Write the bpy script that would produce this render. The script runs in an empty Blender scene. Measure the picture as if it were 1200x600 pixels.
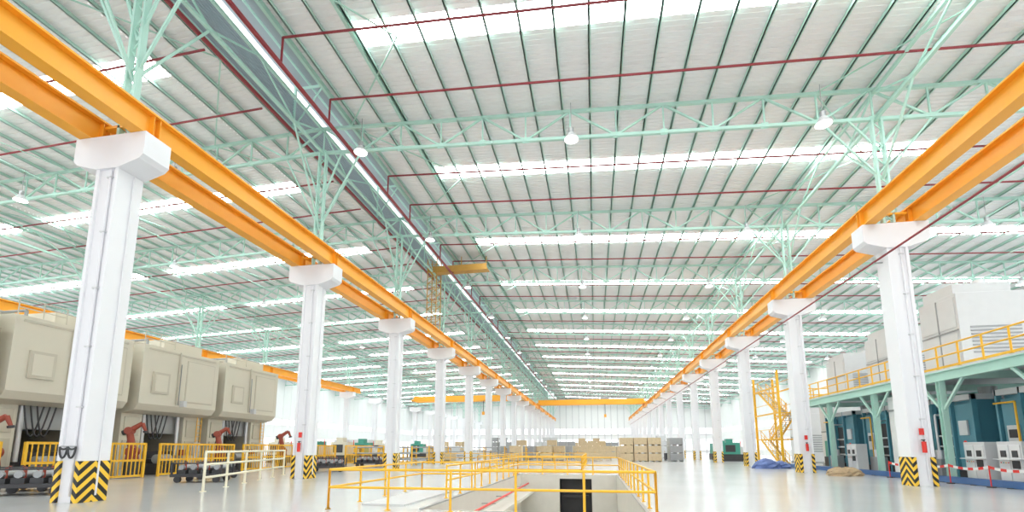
import bpy, math, random
from mathutils import Vector, Matrix
random.seed(7)
S = bpy.context.scene
try:
    S.view_settings.view_transform = 'Standard'
    S.view_settings.look = 'None'
except Exception as e:
    print(e)

# ------------------------------------------------------------ materials
def mat(name, col, rough=0.5, metal=0.0, var=0.06, scale=2.0, bump=0.0, emit=None, spec=0.5):
    m = bpy.data.materials.new(name); m.use_nodes = True
    nt = m.node_tree; b = nt.nodes['Principled BSDF']
    tc = nt.nodes.new('ShaderNodeTexCoord')
    nz = nt.nodes.new('ShaderNodeTexNoise'); nz.inputs['Scale'].default_value = scale
    nz.inputs['Detail'].default_value = 4
    nt.links.new(tc.outputs['Object'], nz.inputs['Vector'])
    mx = nt.nodes.new('ShaderNodeMix'); mx.data_type = 'RGBA'
    c1 = [max(0, c*(1-var)) for c in col]; c2 = [min(1, c*(1+var)) for c in col]
    mx.inputs['A'].default_value = (*c1, 1); mx.inputs['B'].default_value = (*c2, 1)
    nt.links.new(nz.outputs['Fac'], mx.inputs['Factor'])
    nt.links.new(mx.outputs['Result'], b.inputs['Base Color'])
    b.inputs['Roughness'].default_value = rough
    b.inputs['Metallic'].default_value = metal
    b.inputs['Specular IOR Level'].default_value = spec
    if bump:
        bp = nt.nodes.new('ShaderNodeBump'); bp.inputs['Strength'].default_value = bump
        nt.links.new(nz.outputs['Fac'], bp.inputs['Height'])
        nt.links.new(bp.outputs['Normal'], b.inputs['Normal'])
    if emit:
        b.inputs['Emission Color'].default_value = (*emit[:3], 1)
        b.inputs['Emission Strength'].default_value = emit[3]
    return m

M = {}
M['roof'] = mat('roof_sheet', (0.87, 0.875, 0.88), 0.5, 0.0, 0.05, 0.4)
M['louv'] = mat('monitor_louvre', (0.36, 0.42, 0.45), 0.5, 0.0, 0.08, 0.4)
M['sky'] = mat('skylight_sheet', (0.9, 0.9, 0.9), 0.6, emit=(0.99, 1.0, 1.0, 15.0))
M['mint'] = mat('mint_paint', (0.48, 0.73, 0.64), 0.45, 0, 0.08, 1.0)
M['orange'] = mat('crane_yellow_paint', (0.98, 0.42, 0.03), 0.4, 0, 0.06, 0.8)
M['yellow'] = mat('safety_yellow_paint', (0.93, 0.52, 0.035), 0.4, 0, 0.05)
M['white'] = mat('column_white_paint', (0.84, 0.84, 0.87), 0.6, 0, 0.02, 1.5)
M['red'] = mat('sprinkler_red_paint', (0.28, 0.03, 0.04), 0.4, 0, 0.1)
M['rust'] = mat('robot_red_paint', (0.36, 0.07, 0.04), 0.45, 0, 0.15)
M['brown'] = mat('access_tower_paint', (0.55, 0.30, 0.06), 0.5, 0, 0.15)
M['redb'] = mat('bright_red_paint', (0.75, 0.04, 0.03), 0.4)
M['beige'] = mat('press_beige_paint', (0.72, 0.68, 0.57), 0.45, 0, 0.04, 0.6)
M['beige2'] = mat('press_panel_paint', (0.60, 0.56, 0.46), 0.45, 0, 0.04, 0.6)
M['dark'] = mat('dark_steel', (0.06, 0.06, 0.065), 0.5, 0.3, 0.2)
M['grey'] = mat('grey_steel', (0.38, 0.39, 0.40), 0.4, 0.3, 0.1)
M['lgrey'] = mat('light_grey_cabinet', (0.68, 0.69, 0.70), 0.5, 0, 0.05)
M['teal'] = mat('teal_machine_paint', (0.10, 0.30, 0.38), 0.3, 0, 0.12, 0.8)
M['blue'] = mat('blue_paint', (0.06, 0.15, 0.36), 0.4)
M['wall'] = mat('wall_panel', (0.86, 0.87, 0.87), 0.6, 0, 0.03)
M['conc'] = mat('pit_concrete', (0.68, 0.66, 0.60), 0.8, 0, 0.08, 2, 0.1)
M['wood'] = mat('pallet_wood', (0.64, 0.51, 0.33), 0.8, 0, 0.2, 4)
M['cream'] = mat('cream_paint', (0.85, 0.80, 0.62), 0.5)
M['cloth'] = mat('sack_cloth', (0.45, 0.33, 0.2), 0.9, 0, 0.2, 5)
M['tarp'] = mat('blue_tarp', (0.12, 0.18, 0.42), 0.6, 0, 0.2, 5)
M['green'] = mat('machine_green', (0.07, 0.34, 0.26), 0.4)
M['lamp'] = mat('lamp_lens', (0.9, 0.9, 0.9), 0.4, emit=(1, 1, 0.95, 3.0))
M['alu'] = mat('lamp_aluminium', (0.75, 0.76, 0.78), 0.35, 0.4, 0.05)
M['floor'] = mat('epoxy_concrete_floor', (0.555, 0.565, 0.565), 0.17, 0, 0.12, 0.25)

# chevron stripes (object space)
m = bpy.data.materials.new('hazard_chevron_paint'); m.use_nodes = True
nt = m.node_tree; b = nt.nodes['Principled BSDF']
tc = nt.nodes.new('ShaderNodeTexCoord'); sp = nt.nodes.new('ShaderNodeSeparateXYZ')
nt.links.new(tc.outputs['Object'], sp.inputs[0])
def mth(op, a, bb=None):
    n = nt.nodes.new('ShaderNodeMath'); n.operation = op
    for i, v in enumerate((a, bb)):
        if v is None: continue
        if isinstance(v, (int, float)): n.inputs[i].default_value = v
        else: nt.links.new(v, n.inputs[i])
    return n.outputs[0]
ax = mth('ABSOLUTE', sp.outputs[0]); ay = mth('ABSOLUTE', sp.outputs[1])
v = mth('ADD', mth('ADD', ax, ay), sp.outputs[2])
fr = mth('FRACT', mth('MULTIPLY', v, 2.8))
st = mth('GREATER_THAN', fr, 0.5)
mx = nt.nodes.new('ShaderNodeMix'); mx.data_type = 'RGBA'
mx.inputs['A'].default_value = (0.02, 0.02, 0.02, 1); mx.inputs['B'].default_value = (0.95, 0.6, 0.05, 1)
nt.links.new(st, mx.inputs['Factor']); nt.links.new(mx.outputs['Result'], b.inputs['Base Color'])
M['chev'] = m

# ------------------------------------------------------------ mesh builder
class MB:
    def __init__(s): s.v = []; s.f = []; s.m = []; s.mats = []
    def mi(s, k):
        if k not in s.mats: s.mats.append(k)
        return s.mats.index(k)
    def hexa(s, pts, k):
        n = len(s.v); s.v += [tuple(p) for p in pts]; i = s.mi(k)
        for q in ((0,3,2,1),(4,5,6,7),(0,1,5,4),(1,2,6,5),(2,3,7,6),(3,0,4,7)):
            s.f.append(tuple(n+a for a in q)); s.m.append(i)
    def box(s, x0, x1, y0, y1, z0, z1, k):
        s.hexa([(x0,y0,z0),(x1,y0,z0),(x1,y1,z0),(x0,y1,z0),(x0,y0,z1),(x1,y0,z1),(x1,y1,z1),(x0,y1,z1)], k)
    def quad(s, pts, k):
        n = len(s.v); s.v += [tuple(p) for p in pts]
        s.f.append(tuple(range(n, n+len(pts)))); s.m.append(s.mi(k))
    def frame(s, p, q):
        d = (Vector(q)-Vector(p)).normalized()
        up = Vector((0,0,1)) if abs(d.z) < 0.95 else Vector((0,1,0))
        a = d.cross(up).normalized(); return a, a.cross(d).normalized()
    def beam(s, p, q, w, h, k):
        a, b = s.frame(p, q); p = Vector(p); q = Vector(q); a = a*w/2; b = b*h/2
        s.hexa([p-a-b, p+a-b, p+a+b, p-a+b, q-a-b, q+a-b, q+a+b, q-a+b], k)
    def cyl(s, p, q, r, k, n=8, r2=None):
        if r2 is None: r2 = r
        a, b = s.frame(p, q); p = Vector(p); q = Vector(q); o = len(s.v); i = s.mi(k)
        for c, rr in ((p, r), (q, r2)):
            for j in range(n):
                t = 2*math.pi*j/n; s.v.append(tuple(c + a*math.cos(t)*rr + b*math.sin(t)*rr))
        for j in range(n):
            s.f.append((o+j, o+(j+1) % n, o+n+(j+1) % n, o+n+j)); s.m.append(i)
        s.f.append(tuple(o+j for j in reversed(range(n)))); s.m.append(i)
        s.f.append(tuple(o+n+j for j in range(n))); s.m.append(i)
    def path(s, pts, r, k, n=8):
        for a, b in zip(pts[:-1], pts[1:]): s.cyl(a, b, r, k, n)
    def prism_y(s, poly, y0, y1, k):   # polygon in XZ
        n = len(poly); o = len(s.v); i = s.mi(k)
        s.v += [(x, y0, z) for x, z in poly] + [(x, y1, z) for x, z in poly]
        for j in range(n):
            s.f.append((o+j, o+(j+1) % n, o+n+(j+1) % n, o+n+j)); s.m.append(i)
        s.f.append(tuple(o+j for j in reversed(range(n)))); s.m.append(i)
        s.f.append(tuple(o+n+j for j in range(n))); s.m.append(i)
    def blob(s, c, r, k, seed=0):
        rnd = random.Random(seed); o = len(s.v); i = s.mi(k); nu, nv = 14, 7
        for a in range(nv+1):
            ph = math.pi/2*a/nv
            for bq in range(nu):
                t = 2*math.pi*bq/nu; rr = 1+rnd.uniform(-.14, .14)
                s.v.append((c[0]+r[0]*math.cos(t)*math.cos(ph)*rr, c[1]+r[1]*math.sin(t)*math.cos(ph)*rr, c[2]+r[2]*math.sin(ph)*(1+rnd.uniform(-.08,.08) if a else 0)))
        for a in range(nv):
            for bq in range(nu):
                s.f.append((o+a*nu+bq, o+a*nu+(bq+1) % nu, o+(a+1)*nu+(bq+1) % nu, o+(a+1)*nu+bq)); s.m.append(i)
    def mesh(s, name):
        me = bpy.data.meshes.new(name); me.from_pydata(s.v, [], s.f)
        for k in s.mats: me.materials.append(M[k])
        me.polygons.foreach_set('material_index', s.m); me.update(); return me
    def obj(s, name, loc=(0,0,0), rot=0, bevel=0):
        return place(s.mesh(name), name, loc, rot, bevel)
def place(me, name, loc=(0,0,0), rot=0, bevel=0, sc=None):
    o = bpy.data.objects.new(name, me); o.location = loc; o.rotation_euler = (0,0,rot)
    if sc: o.scale = sc
    S.collection.objects.link(o)
    if bevel:
        md = o.modifiers.new('bevel', 'BEVEL'); md.width = bevel; md.segments = 2; md.limit_method = 'ANGLE'
    return o

# ------------------------------------------------------------ layout
XL, XR, RX = -79.0, 46.0, -16.8
Y0, Y1 = -11.05, 196.0
ROWS = [-47.7, -16.5, 14.7]
YC = [12.95 + 12*k for k in range(-1, 16)]
def rz(x): return 22.3 - (0.04*(RX-x) if x < RX else 0.055*(x-RX))

# floor with pit opening
PX0, PX1, PY0, PY1 = -4.8, 1.3, 12.95, 31.0
g = MB()
for a in ((XL, XR, -30, PY0), (XL, PX0, PY0, PY1), (PX1, XR, PY0, PY1), (XL, XR, PY1, Y1)):
    g.quad([(a[0],a[2],0),(a[1],a[2],0),(a[1],a[3],0),(a[0],a[3],0)], 'floor')
g.obj('floor')

# pit
g = MB(); zb = -2.6
g.box(PX0-.3, PX0, PY0-.3, PY1+.3, zb, -0.004, 'conc'); g.box(PX1, PX1+.3, PY0-.3, PY1+.3, zb, -0.004, 'conc')
g.box(PX0, PX1, PY0-.3, PY0, zb, -0.004, 'conc')
g.box(PX0, -2.3, PY1, PY1+.3, zb, -0.004, 'conc'); g.box(-.25, PX1, PY1, PY1+.3, zb, -0.004, 'conc')
g.box(-2.3, -.25, PY1, PY1+.3, -.25, -0.004, 'conc')
g.box(-2.3, -.25, PY1+1.5, PY1+1.6, zb, -.25, 'dark'); g.box(-2.5, -2.3, PY1+.3, PY1+1.6, zb, -.25, 'dark'); g.box(-.25, -.05, PY1+.3, PY1+1.6, zb, -.25, 'dark')
g.box(-2.1, -.45, PY1+.9, PY1+1.2, -1.5, -1.36, 'dark')
g.box(PX0-.3, PX1+.3, PY0-.3, PY1+1.6, zb-.2, zb, 'conc')
g.box(PX0, PX0+.9, PY0, PY1, -1.1, -.95, 'conc')
g.cyl((PX0+.5, PY0+.2, -.55), (PX0+.5, PY1-.2, -.55), .05, 'redb')
for y in range(14, 31, 3): g.box(PX0, PX0+.6, y, y+.06, -.64, -.6, 'grey')
g.box(PX0-.12, PX0, PY0, PY1, 0.002, 0.03, 'grey'); g.box(PX1, PX1+.12, PY0, PY1, 0.002, 0.03, 'grey')
g.box(-7.0, -5.6, 13.6, 19.2, .002, .05, 'lgrey')
g.obj('equipment_pit')

# ------------------------------------------------------------ roof
SKY = [(-77, -49.5), (-46, -22.6), (-11, 21), (24.5, 44)]
SKW = 0.72
def corr(g, x0, x1, y0, y1, pitch=0.3, h=0.032):
    n = max(1, round((y1-y0)/pitch)); p = (y1-y0)/n; ys = []
    for i in range(n):
        b = y0+i*p; ys += [(b, 0), (b+p*.55, 0), (b+p*.65, h), (b+p*.9, h)]
    ys.append((y1, 0)); o = len(g.v); k = g.mi('roof')
    for y, dz in ys:
        g.v.append((x0, y, rz(x0)+dz)); g.v.append((x1, y, rz(x1)+dz))
    for i in range(len(ys)-1):
        g.f.append((o+2*i, o+2*i+1, o+2*i+3, o+2*i+2)); g.m.append(k)
g = MB(); gs = MB()
xs = [XL, -77, -49.5, -46, -22.6, -18.8, -14.7, -11, 21, 24.5, 44, XR]
YS = [y+6.0 for y in YC]
for a, b in zip(xs[:-1], xs[1:]):
    if (a, b) == (-18.8, -14.7): continue
    if (a, b) in SKY:
        prev = Y0-2
        for ys in YS:
            if ys+SKW > Y1: continue
            corr(g, a, b, prev, ys-SKW)
            gs.quad([(a, ys-SKW, rz(a)), (b, ys-SKW, rz(b)), (b, ys+SKW, rz(b)), (a, ys+SKW, rz(a))], 'sky')
            prev = ys+SKW
        corr(g, a, b, prev, Y1)
    else:
        corr(g, a, b, Y0-2, Y1)
# monitor: louvred sides and raised roof
zt = rz(-18.8)
for xw, sgn in ((-18.8, -1), (-14.7, 1)):
    for i in range(11):
        z = zt + .02 + i*.19
        g.hexa([(xw+sgn*.14, Y0, z), (xw, Y0, z+.12), (xw, Y1, z+.12), (xw+sgn*.14, Y1, z),
                (xw+sgn*.16, Y0, z+.07), (xw+sgn*.02, Y0, z+.19), (xw+sgn*.02, Y1, z+.19), (xw+sgn*.16, Y1, z+.07)], 'louv')
g.hexa([(-19.0, Y0, zt+3.1), (-16.8, Y0, zt+3.3), (-16.8, Y1, zt+3.3), (-19.0, Y1, zt+3.1), (-19.0, Y0, zt+3.15), (-16.8, Y0, zt+3.35), (-16.8, Y1, zt+3.35), (-19.0, Y1, zt+3.15)], 'louv')
g.hexa([(-16.8, Y0, zt+3.3), (-14.5, Y0, zt+3.1), (-14.5, Y1, zt+3.1), (-16.8, Y1, zt+3.3), (-16.8, Y0, zt+3.35), (-14.5, Y0, zt+3.15), (-14.5, Y1, zt+3.15), (-16.8, Y1, zt+3.35)], 'louv')
g.obj('ceiling')
gs.obj('skylight_panels')

# purlins
g = MB(); x = XL+.8
while x < XR:
    if not (-18.7 < x < -14.8):
        z = rz(x)-.13
        g.box(x-.035, x+.035, Y0-1, Y1, z-.10, z+.10, 'mint'); g.box(x-.035, x+.09, Y0-1, Y1, z-.10, z-.085, 'mint')
    x += 1.6
for xx in (-18.8, -14.7, -11.2):
    z = rz(xx)-.15; g.box(xx-.08, xx+.08, Y0-1, Y1, z-.15, z+.15, 'mint')
for xx in (-17.8, -16.8, -15.7): g.box(xx-.04, xx+.04, Y0, Y1, zt+2.95, zt+3.1, 'mint')
g.obj('roof_purlins')

# transverse truss
def truss():
    g = MB(); n = 48; st = (XR-XL-.6)/n
    xs = [XL+.3+i*st for i in range(n+1)]
    T = lambda x: (x, 0, rz(x)-.38); B = lambda x: (x, 0, rz(x)-2.05)
    for a, b in ((XL+.3, -16.8), (-16.8, XR-.3)):
        for f in (T, B): g.beam(f(a), f(b), .17, .17, 'mint')
    for i, x in enumerate(xs):
        g.beam(T(x), B(x), .08, .08, 'mint')
        g.box(x-.18, x+.18, -.02, .02, rz(x)-2.2, rz(x)-1.85, 'mint')
        if i < n:
            if i % 2: g.beam(B(x), T(xs[i+1]), .10, .10, 'mint')
            else: g.beam(T(x), B(xs[i+1]), .10, .10, 'mint')
    for xw in (-18.8, -14.7): g.beam((xw, 0, rz(xw)-.4), (xw, 0, zt+3.1), .14, .14, 'mint')
    g.beam((-18.8, 0, zt+2.85), (-14.7, 0, zt+2.85), .12, .12, 'mint')
    g.beam((-18.8, 0, zt), (-16.8, 0, zt+2.85), .08, .08, 'mint'); g.beam((-14.7, 0, zt), (-16.8, 0, zt+2.85), .08, .08, 'mint')
    return g.mesh('roof_truss')
tm = truss()
for y in YC: place(tm, 'roof_truss', (0, y, 0))

# longitudinal trusses and roof bracing
for X in ROWS:
    g = MB(); zt_, zb_ = rz(X)-.6, rz(X)-2.05
    g.box(X-.07, X+.07, Y0, Y1-.5, zt_-.07, zt_+.07, 'mint'); g.box(X-.08, X+.08, Y0, Y1-.5, zb_-.08, zb_+.08, 'mint')
    y = YC[0]; i = 0
    while y < Y1-3:
        if i % 2: g.beam((X, y, zb_), (X, y+3, zt_), .08, .08, 'mint')
        else: g.beam((X, y, zt_), (X, y+3, zb_), .08, .08, 'mint')
        y += 3; i += 1
    g.obj('longitudinal_truss')
g = MB()
for i, y in enumerate(YC[:-1]):
    for a, b in ((-14.7, -9), (-24.5, -18.8), (12, 17.4), (-50, -45)):
        za, zb2 = rz(a)-.34, rz(b)-.34
        g.beam((a, y, za), (b, y+6, zb2), .07, .05, 'mint'); g.beam((b, y+6, zb2), (a, y+12, za), .07, .05, 'mint')
    for x in (-36, -26, 25, 36):
        g.beam((x, y, rz(x)-2.0), (x, y+12, rz(x)-.45), .05, .05, 'mint')
        g.beam((x, y, rz(x)-2.05), (x, y+12, rz(x)-2.05), .07, .07, 'mint')
g.obj('roof_bracing')

# ------------------------------------------------------------ columns
def column(X):
    g = MB()
    g.box(-.34, .34, -.39, .39, 0, 12.5, 'white')
    for s in (-1, 1):
        a, b = sorted((s*.33, s*.46)); g.box(a, b, -.46, .46, 0, 12.5, 'white')
        a, b = sorted((s*.30, s*.48)); g.box(a, b, -.48, .48, 0, 1.3, 'chev')
    g.prism_y([(-1.45, 12.6), (-1.45, 11.75), (-1.3, 11.6), (-.46, 11.35), (.46, 11.35), (1.3, 11.6), (1.45, 11.75), (1.45, 12.6)], -.5, .5, 'white')
    g.cyl((.14, -.44, 0.2), (.14, -.44, 11.3), .045, 'white')
    g.cyl((.49, .1, .2), (.49, .1, 11.3), .03, 'white')
    for z in (3, 5, 7, 9, 11): g.box(.04, .24, -.49, -.38, z, z+.05, 'lgrey')
    zc = rz(X)-2.05; zf = 15.2
    for dx in (-.22, .22): g.box(dx-.05, dx+.05, -.12, .12, 12.6, zc, 'mint')
    z = 12.9; i = 0
    while z < zc-.5:
        g.beam((-.22 if i % 2 else .22, 0, z), (.22 if i % 2 else -.22, 0, z+.5), .05, .05, 'mint'); z += .5; i += 1
    for dx, dy in ((-2.6, 0), (2.6, 0), (0, -3), (0, 3), (-1.3, 0), (1.3, 0)):
        zz = zf+1.6 if abs(dx) == 1.3 else zf
        g.beam((0, 0, zz), (dx, dy, rz(X+dx)-2.05 if dx else zc), .09, .09, 'mint')
    g.box(-.4, .4, -.2, .2, 12.6, 12.75, 'grey')
    return g.mesh('crane_column')
for X in ROWS:
    cm = column(X)
    for y in YC: place(cm, 'crane_column', (X, y, 0))
g = MB()
for dx, r in ((-.16, .15), (.16, .15)):
    pts = [(dx+r*math.cos(t), -.53, 1.75-(.22 if math.sin(t) < 0 else .05)*abs(math.sin(t))*1.6) for t in [math.pi*2*i/16 for i in range(17)]]
    g.path(pts, .03, 'dark', 6)
g.box(-.3, .3, -.53, -.49, 1.74, 1.78, 'grey')
g.obj('cable_coil', (-16.5, 12.95, 0))

# crane runways
GT = 13.52
def runway(X, y0, y1, name='crane_runway_girder'):
    g = MB()
    for s in (-1, 1):
        x = X+s*1.08
        g.box(x-.26, x+.26, y0, y1, 12.61, 12.66, 'orange'); g.box(x-.28, x+.28, y0, y1, GT-.07, GT, 'orange')
        g.box(x-.05, x+.05, y0, y1, 12.66, GT-.07, 'orange')
        g.box(x-.05, x+.05, y0, y1, GT, GT+.12, 'grey')
        for y in YC:
            if y0 < y < y1:
                for d in (-.12, .12): g.box(x-.24, x+.24, y+d-.012, y+d+.012, 12.66, GT-.07, 'orange')
    for y in YC:
        if y0 < y < y1: g.box(X-.8, X+.8, y-.12, y+.12, 13.2, 13.3, 'orange')
    return g.obj(name)
runway(-16.5, -6, 192); runway(14.7, -6, 192); runway(-47.7, -6, 88)

# red pipes
g = MB()
for y in YC:
    for dy in (-2.7, -6.9):
        yy = y+dy
        if yy < 0: continue
        for a, b in ((XL+1, -18.9), (-14.5, 44)):
            g.cyl((a, yy, rz(a)-.62), (b, yy, rz(b)-.62), .06, 'red', 6)
        g.cyl((-14.5, yy, rz(-14.5)-.62), (-14.5, yy, rz(-14.5)-2.1), .06, 'red', 6)
for xx, dz in ((-18.5, .55), (-18.0, 1.1), (-14.5, 2.1)):
    g.cyl((xx, Y0, rz(xx)-dz), (xx, Y1-1, rz(xx)-dz), .12, 'red', 6)
g.cyl((13.9, -5, 10.85), (13.9, 190, 10.85), .05, 'red', 8)
for y in YC: g.box(13.85, 14.24, y-.03, y+.03, 10.75, 10.8, 'grey')
g.obj('sprinkler_pipework')

# high bay lamps
g = MB()
g.cyl((0,0,.62), (0,0,2.2), .02, 'grey', 6); g.cyl((0,0,.36), (0,0,.66), .14, 'grey', 14)
g.cyl((0,0,0), (0,0,.38), .40, 'alu', 20, .15); g.cyl((0,0,-.02), (0,0,0.0), .37, 'lamp', 20)
lm = g.mesh('high_bay_lamp')
for y in YC[1:11]:
    for x in (-38, -26, -13.2, -.84, 11.6, 27, 38):
        place(lm, 'high_bay_lamp', (x, y-1.35+12, rz(x)-3.1))

# ------------------------------------------------------------ walls with windows
def wall_x(X, name):
    g = MB(); t = .15; zt = rz(X)
    for a, b in [(0, 1.3), (4.3, 7.5), (9.0, zt+.1)]: g.box(X-t, X+t, Y0, Y1, a, b, 'wall')
    y = Y0
    while y < Y1:
        g.box(X-.2, X+.2, y-.15, y+.15, 0, zt, 'wall'); y += 3
        g.box(X-.04, X+.04, y-1.53, y-1.47, 1.3, 9.0, 'wall')
    g.box(X-.05, X+.05, Y0, Y1, 2.77, 2.83, 'wall')
    return g.obj(name)
wall_x(XL, 'wall_left'); wall_x(XR, 'wall_right')
g = MB()
for a, b in ((0, 1.0), (5.2, 7.2), (9.6, 12)): g.box(XL, XR, Y1, Y1+.3, a, b, 'wall')
g.hexa([(XL, Y1, 12), (RX, Y1, 12), (RX, Y1+.3, 12), (XL, Y1+.3, 12), (XL, Y1, rz(XL)), (RX, Y1, 22.3), (RX, Y1+.3, 22.3), (XL, Y1+.3, rz(XL))], 'wall')
g.hexa([(RX, Y1, 12), (XR, Y1, 12), (XR, Y1+.3, 12), (RX, Y1+.3, 12), (RX, Y1, 22.3), (XR, Y1, rz(XR)), (XR, Y1+.3, rz(XR)), (RX, Y1+.3, 22.3)], 'wall')
x = XL
while x < XR:
    g.box(x-.16, x+.16, Y1-.15, Y1+.4, 0, rz(x)-.2, 'lgrey'); x += 2.6
g.box(XL, XR, Y1-.12, Y1, 6.8, 7.1, 'lgrey')
g.obj('wall_back')

# ------------------------------------------------------------ railings
def railing(g, pts, h=1.1, k='yellow', step=1.7, r=.035, mids=(.55,), toe=True):
    for p, q in zip(pts[:-1], pts[1:]):
        p = Vector(p); q = Vector(q); L = (q-p).length; n = max(1, round(L/step))
        for i in range(n+1):
            c = p+(q-p)*i/n
            g.cyl(c, c+Vector((0,0,h)), r, k, 8)
            g.cyl(c, c+Vector((0,0,.02)), r*2.4, k, 8)
        for z in [h]+[h*mm for mm in mids]:
            g.cyl(p+Vector((0,0,z)), q+Vector((0,0,z)), r, k, 8)
        if toe: g.beam(p+Vector((0,0,.08)), q+Vector((0,0,.08)), .02, .12, k)
g = MB()
railing(g, [(-7.5, 12.6, 0), (1.5, 12.6, 0), (1.5, 31.5, 0)], toe=False)
railing(g, [(1.5, 31.5, 0), (-5.1, 31.5, 0), (-5.1, 16, 0)], toe=False)
railing(g, [(-7.5, 12.6, 0), (-7.5, 20, 0), (-5.1, 20, 0)], toe=False)
g.obj('pit_railing')
g = MB()
railing(g, [(-9, 36, 0), (-1, 36, 0), (-1, 58, 0), (-9, 58, 0), (-9, 36, 0)], step=2.2)
g.obj('pit_railing')
g = MB()
railing(g, [(-24, 54, 0), (-12, 54, 0), (-12, 58, 0)], step=2.2)
g.obj('aisle_railing')
g = MB(); railing(g, [(-15.3, 16.6, 0), (-19.6, 27.5, 0)], 1.55, 'cream', 2.2, .05, (.35, .68), False); g.obj('cream_barrier')

# yellow machine fence
def fence(L, h=2.0):
    g = MB(); n = round(L/2)
    for i in range(n+1):
        y = L*i/n; g.box(-.06, .06, y-.06, y+.06, 0, h, 'yellow')
    for z in (.12, h*.5, h-.05): g.box(-.03, .03, 0, L, z-.06, z+.06, 'yellow')
    y = 0
    while y < L:
        g.box(-.02, .02, y-.025, y+.025, .12, h, 'yellow'); y += .25
    return g.mesh('machine_fence')
fm = fence(6)
for y in (11, 18.0, 25.0, 32.0, 39.0, 47, 55): place(fm, 'machine_fence', (-26.3, y, 0))

# ------------------------------------------------------------ presses
def press():
    g = MB()
    for y in (0, 4.6):
        g.box(-6.5, -1.2, y, y+1.4, 0, 4.6, 'beige')
        g.box(-1.19, -1.12, y+.2, y+1.2, .4, 2.2, 'beige2'); g.box(-1.19, -1.12, y+.2, y+1.2, 2.5, 3.7, 'beige2')
    g.prism_y([(-6.5, 4.5), (-1.2, 3.9), (-.3, 4.1), (0, 4.5), (0, 8.3), (-6.5, 8.3)], -.05, 6.05, 'beige')
    g.box(-6.2, -1.4, 2.6, 5.8, 8.3, 9.2, 'beige'); g.box(-5.6, -2.6, .4, 2.5, 8.3, 8.9, 'beige2')
    g.box(-.02, .04, .3, 5.7, 8.0, 8.12, 'beige2')
    g.box(-.02, .05, 3.3, 5.6, 4.9, 7.7, 'beige'); g.box(-.02, .03, 3.24, 5.66, 4.84, 7.76, 'beige2')
    g.box(-.02, .12, .7, 1.9, 5.2, 6.6, 'beige2'); g.box(.1, .14, .85, 1.75, 5.35, 6.45, 'beige')
    g.cyl((.06, 2.6, 4.6), (.06, 2.6, 8.2), .05, 'beige2', 8); g.cyl((.06, 2.75, 4.6), (.06, 2.75, 7.4), .03, 'grey', 8)
    g.box(.0, .35, 2.9, 3.15, 4.5, 4.9, 'lgrey')
    for z in (4.9, 5.9, 6.9): g.box(-5.2, -3.3, -.08, -.03, z, z+.7, 'beige2'); g.box(-2.8, -.8, -.08, -.03, z, z+.7, 'beige2')
    g.box(-5.6, -1.6, 1.5, 4.5, 2.7, 4.2, 'grey'); g.box(-5.8, -1.0, 1.45, 4.55, 0, 1.0, 'dark'); g.box(-5.4, -1.5, 1.6, 4.4, 1.0, 1.5, 'dark')
    g.box(-6.4, -6.3, 1.3, 4.7, 0, 4.2, 'dark')
    for y in (1.7, 4.3): g.cyl((-1.4, y, 1.0), (-1.4, y, 3.9), .12, 'alu', 12)
    for j in range(3):
        pts = [(-1.0+.06*j, 1.5+.25*j+.9*t, 3.9-1.6*math.sin(math.pi*t)) for t in [i/8 for i in range(9)]]
        g.path(pts, .04, 'dark', 6)
    g.box(-1.1, -.7, 5.1, 5.7, .9, 2.1, 'lgrey'); g.box(-1.0, -.9, 5.3, 5.5, 0, .9, 'grey')
    g.box(-.9, .3, 1.6, 3.0, 0, .7, 'dark'); g.cyl((-.3, 1.8, 1.0), (-.3, 2.8, 1.0), .3, 'grey', 14)
    g.box(-.8, .1, 3.5, 4.4, 0, 1.2, 'beige2'); g.cyl((-.4, 3.9, 1.2), (-.4, 3.9, 1.6), .2, 'rust', 12)
    for dy in (5.55, 5.95): g.cyl((-1.0, dy, 0), (-1.0, dy, 4.1), .03, 'yellow')
    for i in range(13): g.cyl((-1.0, 5.55, .3+i*.28), (-1.0, 5.95, .3+i*.28), .02, 'yellow')
    # roof-level guard rail and piping on the crown
    railing(g, [(-.3, .2, 8.3), (-.3, 2.4, 8.3)], .9, 'beige2', 1.1, .03, (.5,), False)
    g.path([(-1.0, 1.0, 8.3), (-1.0, 1.0, 8.8), (-2.7, 1.0, 8.8)], .08, 'grey', 8)
    return g.mesh('stamping_press')
pm = press()
for y in (11.2, 18.0, 24.8, 31.6): place(pm, 'stamping_press', (-28, y, 0), 0, .04)
def robot():
    g = MB()
    g.cyl((0,0,0), (0,0,.9), .42, 'dark', 18, .36); g.cyl((0,0,.9), (0,0,1.35), .36, 'rust', 18, .30)
    g.cyl((0,-.32,1.5), (0,.32,1.5), .30, 'rust', 18)
    g.cyl((0,0,1.5), (-.25,0,2.7), .22, 'rust', 14, .17); g.cyl((-.25,-.26,2.75), (-.25,.26,2.75), .22, 'rust', 16)
    g.cyl((-.25,0,2.75), (.35,0,3.2), .17, 'rust', 14, .12); g.cyl((-.25,0,2.75), (-.6,0,2.6), .2, 'dark', 14, .15)
    g.cyl((.35,0,3.2), (.55,0,2.75), .11, 'rust', 12, .08); g.cyl((.55,0,2.75), (.57,0,2.65), .14, 'dark', 12)
    g.path([(-.1,.25,1.3), (-.45,.3,2.0), (-.3,.28,2.7), (.1,.2,3.2), (.4,.1,3.1)], .035, 'dark', 6)
    return g.mesh('loading_robot')
rb = robot()
for y in (10.6, 17.5, 24.3, 31.1, 38.3): place(rb, 'loading_robot', (-27.5, y, 0), .5)

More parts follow.
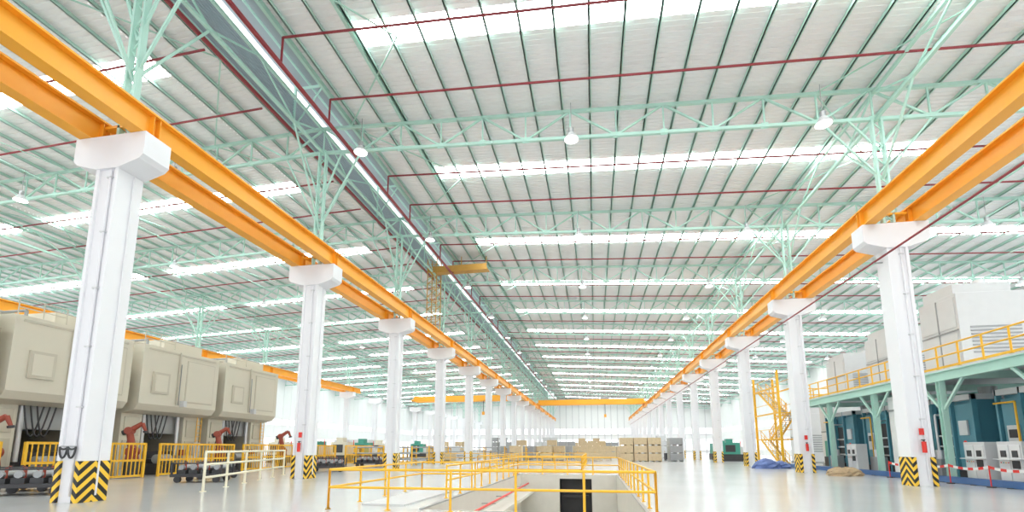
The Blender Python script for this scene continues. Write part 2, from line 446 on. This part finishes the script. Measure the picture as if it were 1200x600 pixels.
# die carts
def cart():
    g = MB()
    g.box(-1.2, 1.2, -.7, .7, .28, .42, 'dark')
    for x in (-.9, .9):
        for y in (-.55, .55): g.cyl((x, y-.06, .16), (x, y+.06, .16), .16, 'dark', 14)
    for x in (-.8, -.25, .3, .85):
        g.box(x-.2, x+.2, -.5, .5, .42, .62, 'dark'); g.cyl((x, -.5, .75), (x, .5, .75), .13, 'grey', 12)
        g.cyl((x+.1, -.3, .62), (x+.1, -.3, 1.0), .05, 'rust', 8)
    for x in (-1.15, 1.15):
        g.box(x-.04, x+.04, -.68, -.6, .42, 1.0, 'dark'); g.box(x-.04, x+.04, .6, .68, .42, 1.0, 'dark')
    g.cyl((-1.15, -.64, .95), (1.15, -.64, .95), .03, 'dark', 8)
    return g.mesh('die_cart')
dm = cart()
for p, r in (((-20.7, 14.6, 0), .5), ((-22.6, 15.9, 0), .2), ((-19.8, 21.4, 0), .3), ((-21.5, 23.9, 0), 1.2), ((-19.2, 32, 0), .4), ((-20.5, 41, 0), .1), ((-22, 36, 0), .7)):
    place(dm, 'die_cart', p, r)

# ------------------------------------------------------------ right mezzanine
g = MB(); zx = 5.8
g.box(18, 27, 16, 46, zx-.12, zx, 'lgrey')
for x in (18, 27):
    g.box(x-.15, x+.15, 16, 46, zx-.62, zx-.56, 'mint'); g.box(x-.15, x+.15, 16, 46, zx-.16, zx-.121, 'mint'); g.box(x-.02, x+.02, 16, 46, zx-.56, zx-.16, 'mint')
for y in (16, 22, 28, 34, 40, 46):
    g.box(18, 27, y-.1, y+.1, zx-.5, zx-.12, 'mint')
    for x in (18, 27):
        g.box(x-.14, x+.14, y-.14, y-.11, 0, zx-.6, 'mint'); g.box(x-.14, x+.14, y+.11, y+.14, 0, zx-.6, 'mint'); g.box(x-.02, x+.02, y-.11, y+.11, 0, zx-.6, 'mint')
        for s in (-1, 1):
            if 16 <= y+s*1.6 <= 46: g.beam((x, y, zx-2.2), (x, y+s*1.6, zx-.6), .12, .12, 'mint')
railing(g, [(27, 16, zx), (18, 16, zx), (18, 46, zx), (27, 46, zx)], 1.2, 'yellow', 1.5, .045)
g.obj('mezzanine_platform')
def cab():
    g = MB(); g.box(-1.7, 1.7, -1.5, 1.5, 0.15, 4.4, 'lgrey'); g.box(-1.8, 1.8, -1.6, 1.6, 0, .15, 'grey')
    g.box(-1.6, 1.2, -1.2, 1.2, 4.4, 5.0, 'lgrey')
    for z in (.5, 2.5):
        for y in (-1.35, .05): g.box(-1.74, -1.70, y, y+1.3, z, z+1.7, 'lgrey')
    g.box(-1.76, -1.7, -.04, .04, .2, 4.3, 'grey'); g.box(-1.76, -1.7, -1.45, 1.45, 2.3, 2.38, 'grey')
    for i in range(8): g.box(-1.2, 1.2, -1.54, -1.5, 1+i*.2, 1.1+i*.2, 'grey')
    g.cyl((.6, 0, 4.9), (.6, 0, 5.5), .3, 'alu', 16)
    return g.mesh('ventilation_unit')
cm = cab()
for y, s in ((30.3, 1), (36.4, .82), (42.4, .7)): place(cm, 'ventilation_unit', (21.5, y, zx+.002), 0, .03, (1, 1, s))
for y, s in ((52.5, .9), (60.5, .8)): place(cm, 'ventilation_unit', (25, y, 0), 0, .03, (1, 1, 1.6*s))
def tmach():
    g = MB()
    g.box(0, 5.5, 0, 4.6, 0, .5, 'dark'); g.box(.3, 5.5, .2, 4.4, .5, 4.3, 'teal')
    g.box(0.1, .3, .3, 1.5, .6, 4.1, 'teal'); g.box(.2, .3, 1.7, 3.0, .9, 3.4, 'dark'); g.box(0.05, .3, 3.2, 4.3, .6, 4.1, 'teal')
    for y in (0, 1.55, 3.05, 4.4): g.box(-.05, .2, y, y+.12, 0, 4.6, 'teal')
    g.box(-.05, 5.5, 0, 4.56, 4.3, 4.6, 'lgrey')
    g.cyl((1.5, 1, 4.6), (1.5, 1, 5.05), .4, 'grey', 16); g.box(.0, .1, .6, 1.2, 2.4, 3.2, 'lgrey'); g.box(.0, .05, 3.4, 4.1, 1.6, 2.8, 'lgrey')
    g.box(-.02, .0, 3.5, 4.0, 2.2, 2.6, 'dark'); g.cyl((-.05, .8, 2.0), (-.02, .8, 2.0), .12, 'redb', 12)
    for z in (1.2, 1.8, 2.4): g.cyl((.12, 1.75, z), (.12, 2.95, z), .06, 'alu', 10)
    g.box(-.7, -.1, 1.8, 2.8, 0, 1.1, 'grey'); g.cyl((-.4, 2.3, 1.1), (-.4, 2.3, 1.6), .22, 'alu', 14)
    g.path([(-.4, 2.3, 1.6), (-.4, 2.3, 3.6), (.3, 2.3, 3.6)], .06, 'alu', 10)
    g.path([(-.2, 3.2, .2), (-.2, 3.2, 3.9), (-.2, 4.4, 3.9)], .05, 'yellow', 8)
    return g.mesh('hydraulic_machine')
hm = tmach()
for y in (16.6, 22.8, 28.8, 34.8, 40.6): place(hm, 'hydraulic_machine', (19.9, y, 0), 0, .02)
g = MB()
g.box(0, .7, 0, 1.3, .1, 2.0, 'lgrey'); g.box(-.03, 0, .08, .62, .25, 1.85, 'alu'); g.box(-.03, 0, .68, 1.22, .25, 1.85, 'alu')
g.box(-.05, -.03, .2, .5, 1.3, 1.6, 'dark'); g.box(-.05, -.03, .8, 1.1, 1.3, 1.6, 'dark'); g.box(.02, .68, .02, 1.28, 0, .1, 'dark')
g.box(-.05, -.03, .15, .55, .8, 1.15, 'dark'); g.box(-.25, 0, 0, 1.3, 1.18, 1.22, 'lgrey')
for j in range(4): g.cyl((-.05, .74+j*.13, 1.05), (-.03, .74+j*.13, 1.05), .03, ('redb', 'yellow', 'green', 'redb')[j], 8)
em = g.mesh('control_cabinet')
for y in (24.2, 26.2, 31.0, 37.5): place(em, 'control_cabinet', (18.35, y, 0), 0, .02)
g = MB()
g.box(-.35, .35, -.35, .35, 0, 4.9, 'wall'); g.box(-.42, .42, -.42, .42, 0, .15, 'grey'); g.box(-.4, .4, -.4, .4, 4.0, 4.1, 'grey')
dp = g.mesh('duct_riser')
for y in (21.2, 33.4): place(dp, 'duct_riser', (18.9, y-.1, 0))
g = MB()
for x in (17.3, 17.6): g.box(x, x+.12, 15, 50, .02, .3, 'blue')
for i in range(18): g.box(17.2, 17.9, 15.5+i*2, 15.7+i*2, 0, .03, 'dark')
g.obj('transfer_rail')
g = MB()
for i in range(7):
    y = 17+i*2.4; g.cyl((17.0, y, 0), (17.0, y, .95), .025, 'redb'); g.cyl((17.0, y, 0), (17.0, y, .05), .16, 'dark', 12)
    if i < 6:
        for j in range(8):
            t0 = j/8; t1 = (j+1)/8; sag = lambda t: .88-.5*t*(1-t)
            g.beam((17, y+2.4*t0, sag(t0)), (17, y+2.4*t1, sag(t1)), .01, .12, 'redb' if j % 2 else 'wall')
g.obj('barrier_tape')

# stair tower
g = MB()
for x in (18, 20):
    for y in (50, 57): g.box(x-.1, x+.1, y-.1, y+.1, 0, 9.4, 'yellow')
fl = [0, 2.6, 5.2, 7.8]
for i in range(3):
    z0, z1 = fl[i], fl[i+1]; a, b = (51, 56) if i % 2 == 0 else (56, 51)
    x0 = 18.1 if i % 2 == 0 else 19.05
    for xx in (x0, x0+.85):
        g.beam((xx, a, z0), (xx, b, z1), .06, .25, 'yellow'); g.beam((xx, a, z0+1), (xx, b, z1+1), .05, .05, 'yellow'); g.beam((xx, a, z0+.55), (xx, b, z1+.55), .04, .04, 'yellow')
        for j in range(6):
            t = j/5; g.beam((xx, a+(b-a)*t, z0+(z1-z0)*t), (xx, a+(b-a)*t, z0+(z1-z0)*t+1), .05, .05, 'yellow')
    for j in range(13):
        t = j/13; g.box(x0, x0+.85, a+(b-a)*t-.13, a+(b-a)*t+.13, z0+(z1-z0)*t+.1, z0+(z1-z0)*t+.14, 'grey')
    yl = (56, 57) if i % 2 == 0 else (50, 51)
    g.box(18, 20, yl[0], yl[1], z1-.08, z1, 'yellow')
    for xx in (18.0, 20.0): g.beam((xx, 50, z1+1.0), (xx, 57, z1+1.0), .05, .05, 'yellow')
    g.beam((18, 50, z1), (18, 57, z1), .08, .15, 'yellow'); g.beam((20, 50, z1), (20, 57, z1), .08, .15, 'yellow')
g.obj('stair_tower')

# access tower between runway and roof
g = MB()
for x in (-17.0, -16.0):
    for y in (45.4, 46.8): g.box(x-.04, x+.04, y-.04, y+.04, GT+.13, 21.9, 'brown')
z = 14.0; i = 0
while z < 21.3:
    for x in (-17.0, -16.0): g.beam((x, 45.4, z), (x, 46.8, z+.7), .04, .04, 'brown')
    for y in (45.4, 46.8): g.beam((-17.0, y, z), (-16.0, y, z), .04, .04, 'brown'); g.beam((-17.0 if i % 2 else -16.0, y, z), (-16.0 if i % 2 else -17.0, y, z+.7), .04, .04, 'brown')
    z += .7; i += 1
g.box(-17.0, -10.6, 45.4, 46.8, 20.3, 20.38, 'brown'); g.box(-17.0, -10.6, 45.38, 45.42, 20.1, 20.75, 'brown')
for xx in (-13.5, -10.8): g.box(xx-.04, xx+.04, 46.0, 46.08, 20.38, rz(xx)-.2, 'brown')
g.obj('roof_access_tower')

# bridge cranes
def crane(x0, x1, y):
    g = MB(); d0 = GT+.12
    for dy in (-1.1, 1.1): g.box(x0, x1, y+dy-.3, y+dy+.3, d0+.1, 15.1, 'orange')
    for x in (x0, x1):
        g.box(x-.25, x+.25, y-2.4, y+2.4, d0+.12, d0+.6, 'orange')
        for d in (-2, 2): g.cyl((x-.06, y+d, d0+.22), (x+.06, y+d, d0+.22), .22, 'dark', 14)
    xm = (x0+x1)/2+4; g.box(xm-1.2, xm+1.2, y-1.3, y+1.3, 15.1, 15.8, 'grey'); g.cyl((xm, y, 11), (xm, y, 15.1), .06, 'dark'); g.box(xm-.3, xm+.3, y-.3, y+.3, 10.2, 11, 'orange')
    g.obj('overhead_bridge_crane')
crane(-15.42, 13.62, 133); crane(-46.62, -17.58, 118)

# crates, bins etc.
def crates(nx, ny, nz, k='wood', s=(1.6, 1.3, .85), seed=0):
    g = MB(); rnd = random.Random(seed)
    for a in range(nx):
        for b_ in range(ny):
            top = nz if seed == 0 else max(1, nz-rnd.randint(0, 1))
            for c in range(top):
                x, y, z = a*(s[0]+.12), b_*(s[1]+.12), c*(s[2]+.16)
                g.box(x, x+s[0], y, y+s[1], z+.13, z+.16+s[2]-.02, k)
                for xx in (0, s[0]/2-.05, s[0]-.1): g.box(x+xx, x+xx+.1, y, y+s[1], z, z+.13, k)
                for i in range(4): g.box(x, x+s[0], y-.03, y, z+.18+i*.21, z+.18+i*.21+.15, k)
                for xx in (0, s[0]-.1): g.box(x+xx, x+xx+.1, y-.06, y-.03, z+.13, z+s[2]+.1, k)
    return g
crates(3, 2, 3).obj('wooden_crate_stack', (3.2, 62, 0))
crates(1, 2, 3, 'grey').obj('steel_bin_stack', (9.6, 64, 0))
for i, (p, n) in enumerate((((-7.5, 66), (2,2,2)), ((-4, 77), (3,1,2)), ((-22, 60), (2,2,2)), ((-3, 89), (3,2,3)), ((4, 96), (2,2,3)), ((-13, 79), (4,1,3)), ((-34, 96), (5,1,3)), ((-11, 61), (1,1,2)), ((-1, 70), (2,1,3)), ((-12, 74.5), (3,1,2)), ((2, 84), (3,1,3)), ((-9, 115), (8,1,4)), ((-2.5, 62.5), (2,1,2)))):
    crates(*n, 'wood', seed=i+1).obj('wooden_crate_stack', (*p, 0))
for i, (p, n, k) in enumerate((((-14, 70), (3,2,2), 'grey'), ((-24, 76), (4,1,2), 'lgrey'), ((-9, 98), (4,1,3), 'grey'), ((7, 76), (2,1,2), 'lgrey'), ((-42, 70), (4,2,3), 'lgrey'), ((-13, 104), (5,1,4), 'lgrey'), ((2, 110), (4,1,3), 'grey'), ((10, 92), (2,2,4), 'lgrey'), ((-5, 72.5), (1,2,2), 'grey'), ((-23, 104), (3,2,4), 'grey'), ((9.8, 70), (1,1,2), 'dark'))):
    crates(*n, k, seed=i+20).obj('steel_bin_stack', (*p, 0))
g = MB()
for i, (x, y, k) in enumerate(((0,0,'cloth'), (.9,.5,'cloth'), (.4,1.2,'cloth'), (1.1,1.4,'cloth'))): g.blob((x, y, 0), (.62, .55, .5), k, i)
g.obj('sack_pile', (14.9, 32.6, 0))
g = MB(); g.blob((0,0,0), (1.1,.9,.8), 'tarp', 9); g.blob((1.3,.6,0), (.8,.7,.6), 'tarp', 11); g.obj('tarp_covered_pile', (14.3, 43.5, 0))

def rack():
    g = MB()
    for x in (0, 3, 6):
        for y in (0, 1.2): g.box(x-.06, x+.06, y-.06, y+.06, 0, 1.9, 'yellow')
        for z in (.5, 1.1, 1.7): g.box(x-.05, x+.05, 0, 1.2, z-.06, z, 'yellow')
    for z in (.5, 1.1, 1.7):
        for j in range(6): g.cyl((-.4, .15+j*.18, z+.08), (6.4, .15+j*.18, z+.08), .07, 'grey', 8)
    return g.mesh('bar_stock_rack')
rm = rack()
for p in ((-24, 45, 0), (-24, 50, 0), (-25.5, 84, 0), (-36, 60, 0), (-14, 92, 0), (-6, 83, 0), (-15.5, 65.6, 0), (-24.5, 68, 0)): place(rm, 'bar_stock_rack', p)

def mtool(k):
    g = MB(); g.box(0, 3, 0, 1.8, 0, .9, 'dark'); g.box(.1, 2.2, .1, 1.7, .9, 2.4, k); g.box(2.2, 2.9, .3, 1.5, .9, 1.9, 'lgrey')
    g.box(.4, 1.6, .06, .1, 1.2, 2.1, 'dark'); g.box(.6, 1.4, .4, 1.3, 2.4, 2.9, k); g.cyl((2.5, .9, 1.9), (2.5, .9, 2.6), .04, 'redb', 8)
    return g
gm = mtool('green').mesh('machine_tool'); wm = mtool('beige').mesh('machine_tool')
for i, p in enumerate(((-30, 44), (-30, 50), (-31, 57), (-33, 66), (-30, 74), (-38, 50), (16.5, 66), (17, 74), (22, 49), (20, 82))):
    place((gm, wm)[i % 2] if p[0] < 0 else gm, 'machine_tool', (*p, 0))

# fire extinguishers on columns
g = MB(); g.cyl((0,0,.1), (0,0,.6), .09, 'redb', 14); g.cyl((0,0,.6), (0,0,.7), .04, 'dark', 10); g.box(-.1,.1,.06,.08,.9,1.2,'redb'); g.box(-.06,.06,-.03,.08,.66,.7,'dark')
xm = g.mesh('fire_extinguisher')
for p in ((14.7, 24.95-.6, 1.4), (-16.5, 24.95-.6, 1.4), (14.7, 36.95-.6, 1.4)): place(xm, 'fire_extinguisher', p)

# ------------------------------------------------------------ world, camera
w = bpy.data.worlds.new('World'); S.world = w; w.use_nodes = True
nt = w.node_tree; bg = nt.nodes['Background']
bg.inputs[0].default_value = (0.97, 0.985, 1.0, 1); bg.inputs[1].default_value = 1.9

cam = bpy.data.cameras.new('camera'); co = bpy.data.objects.new('camera', cam); S.collection.objects.link(co)
cam.sensor_width = 36; cam.lens = 16.5; cam.shift_y = 145/1200; cam.clip_end = 600
co.location = (0, 0, 1.71)
co.rotation_euler = (math.radians(90+8.28), 0, math.radians(9.9))
S.camera = co
print('BUILD OK')
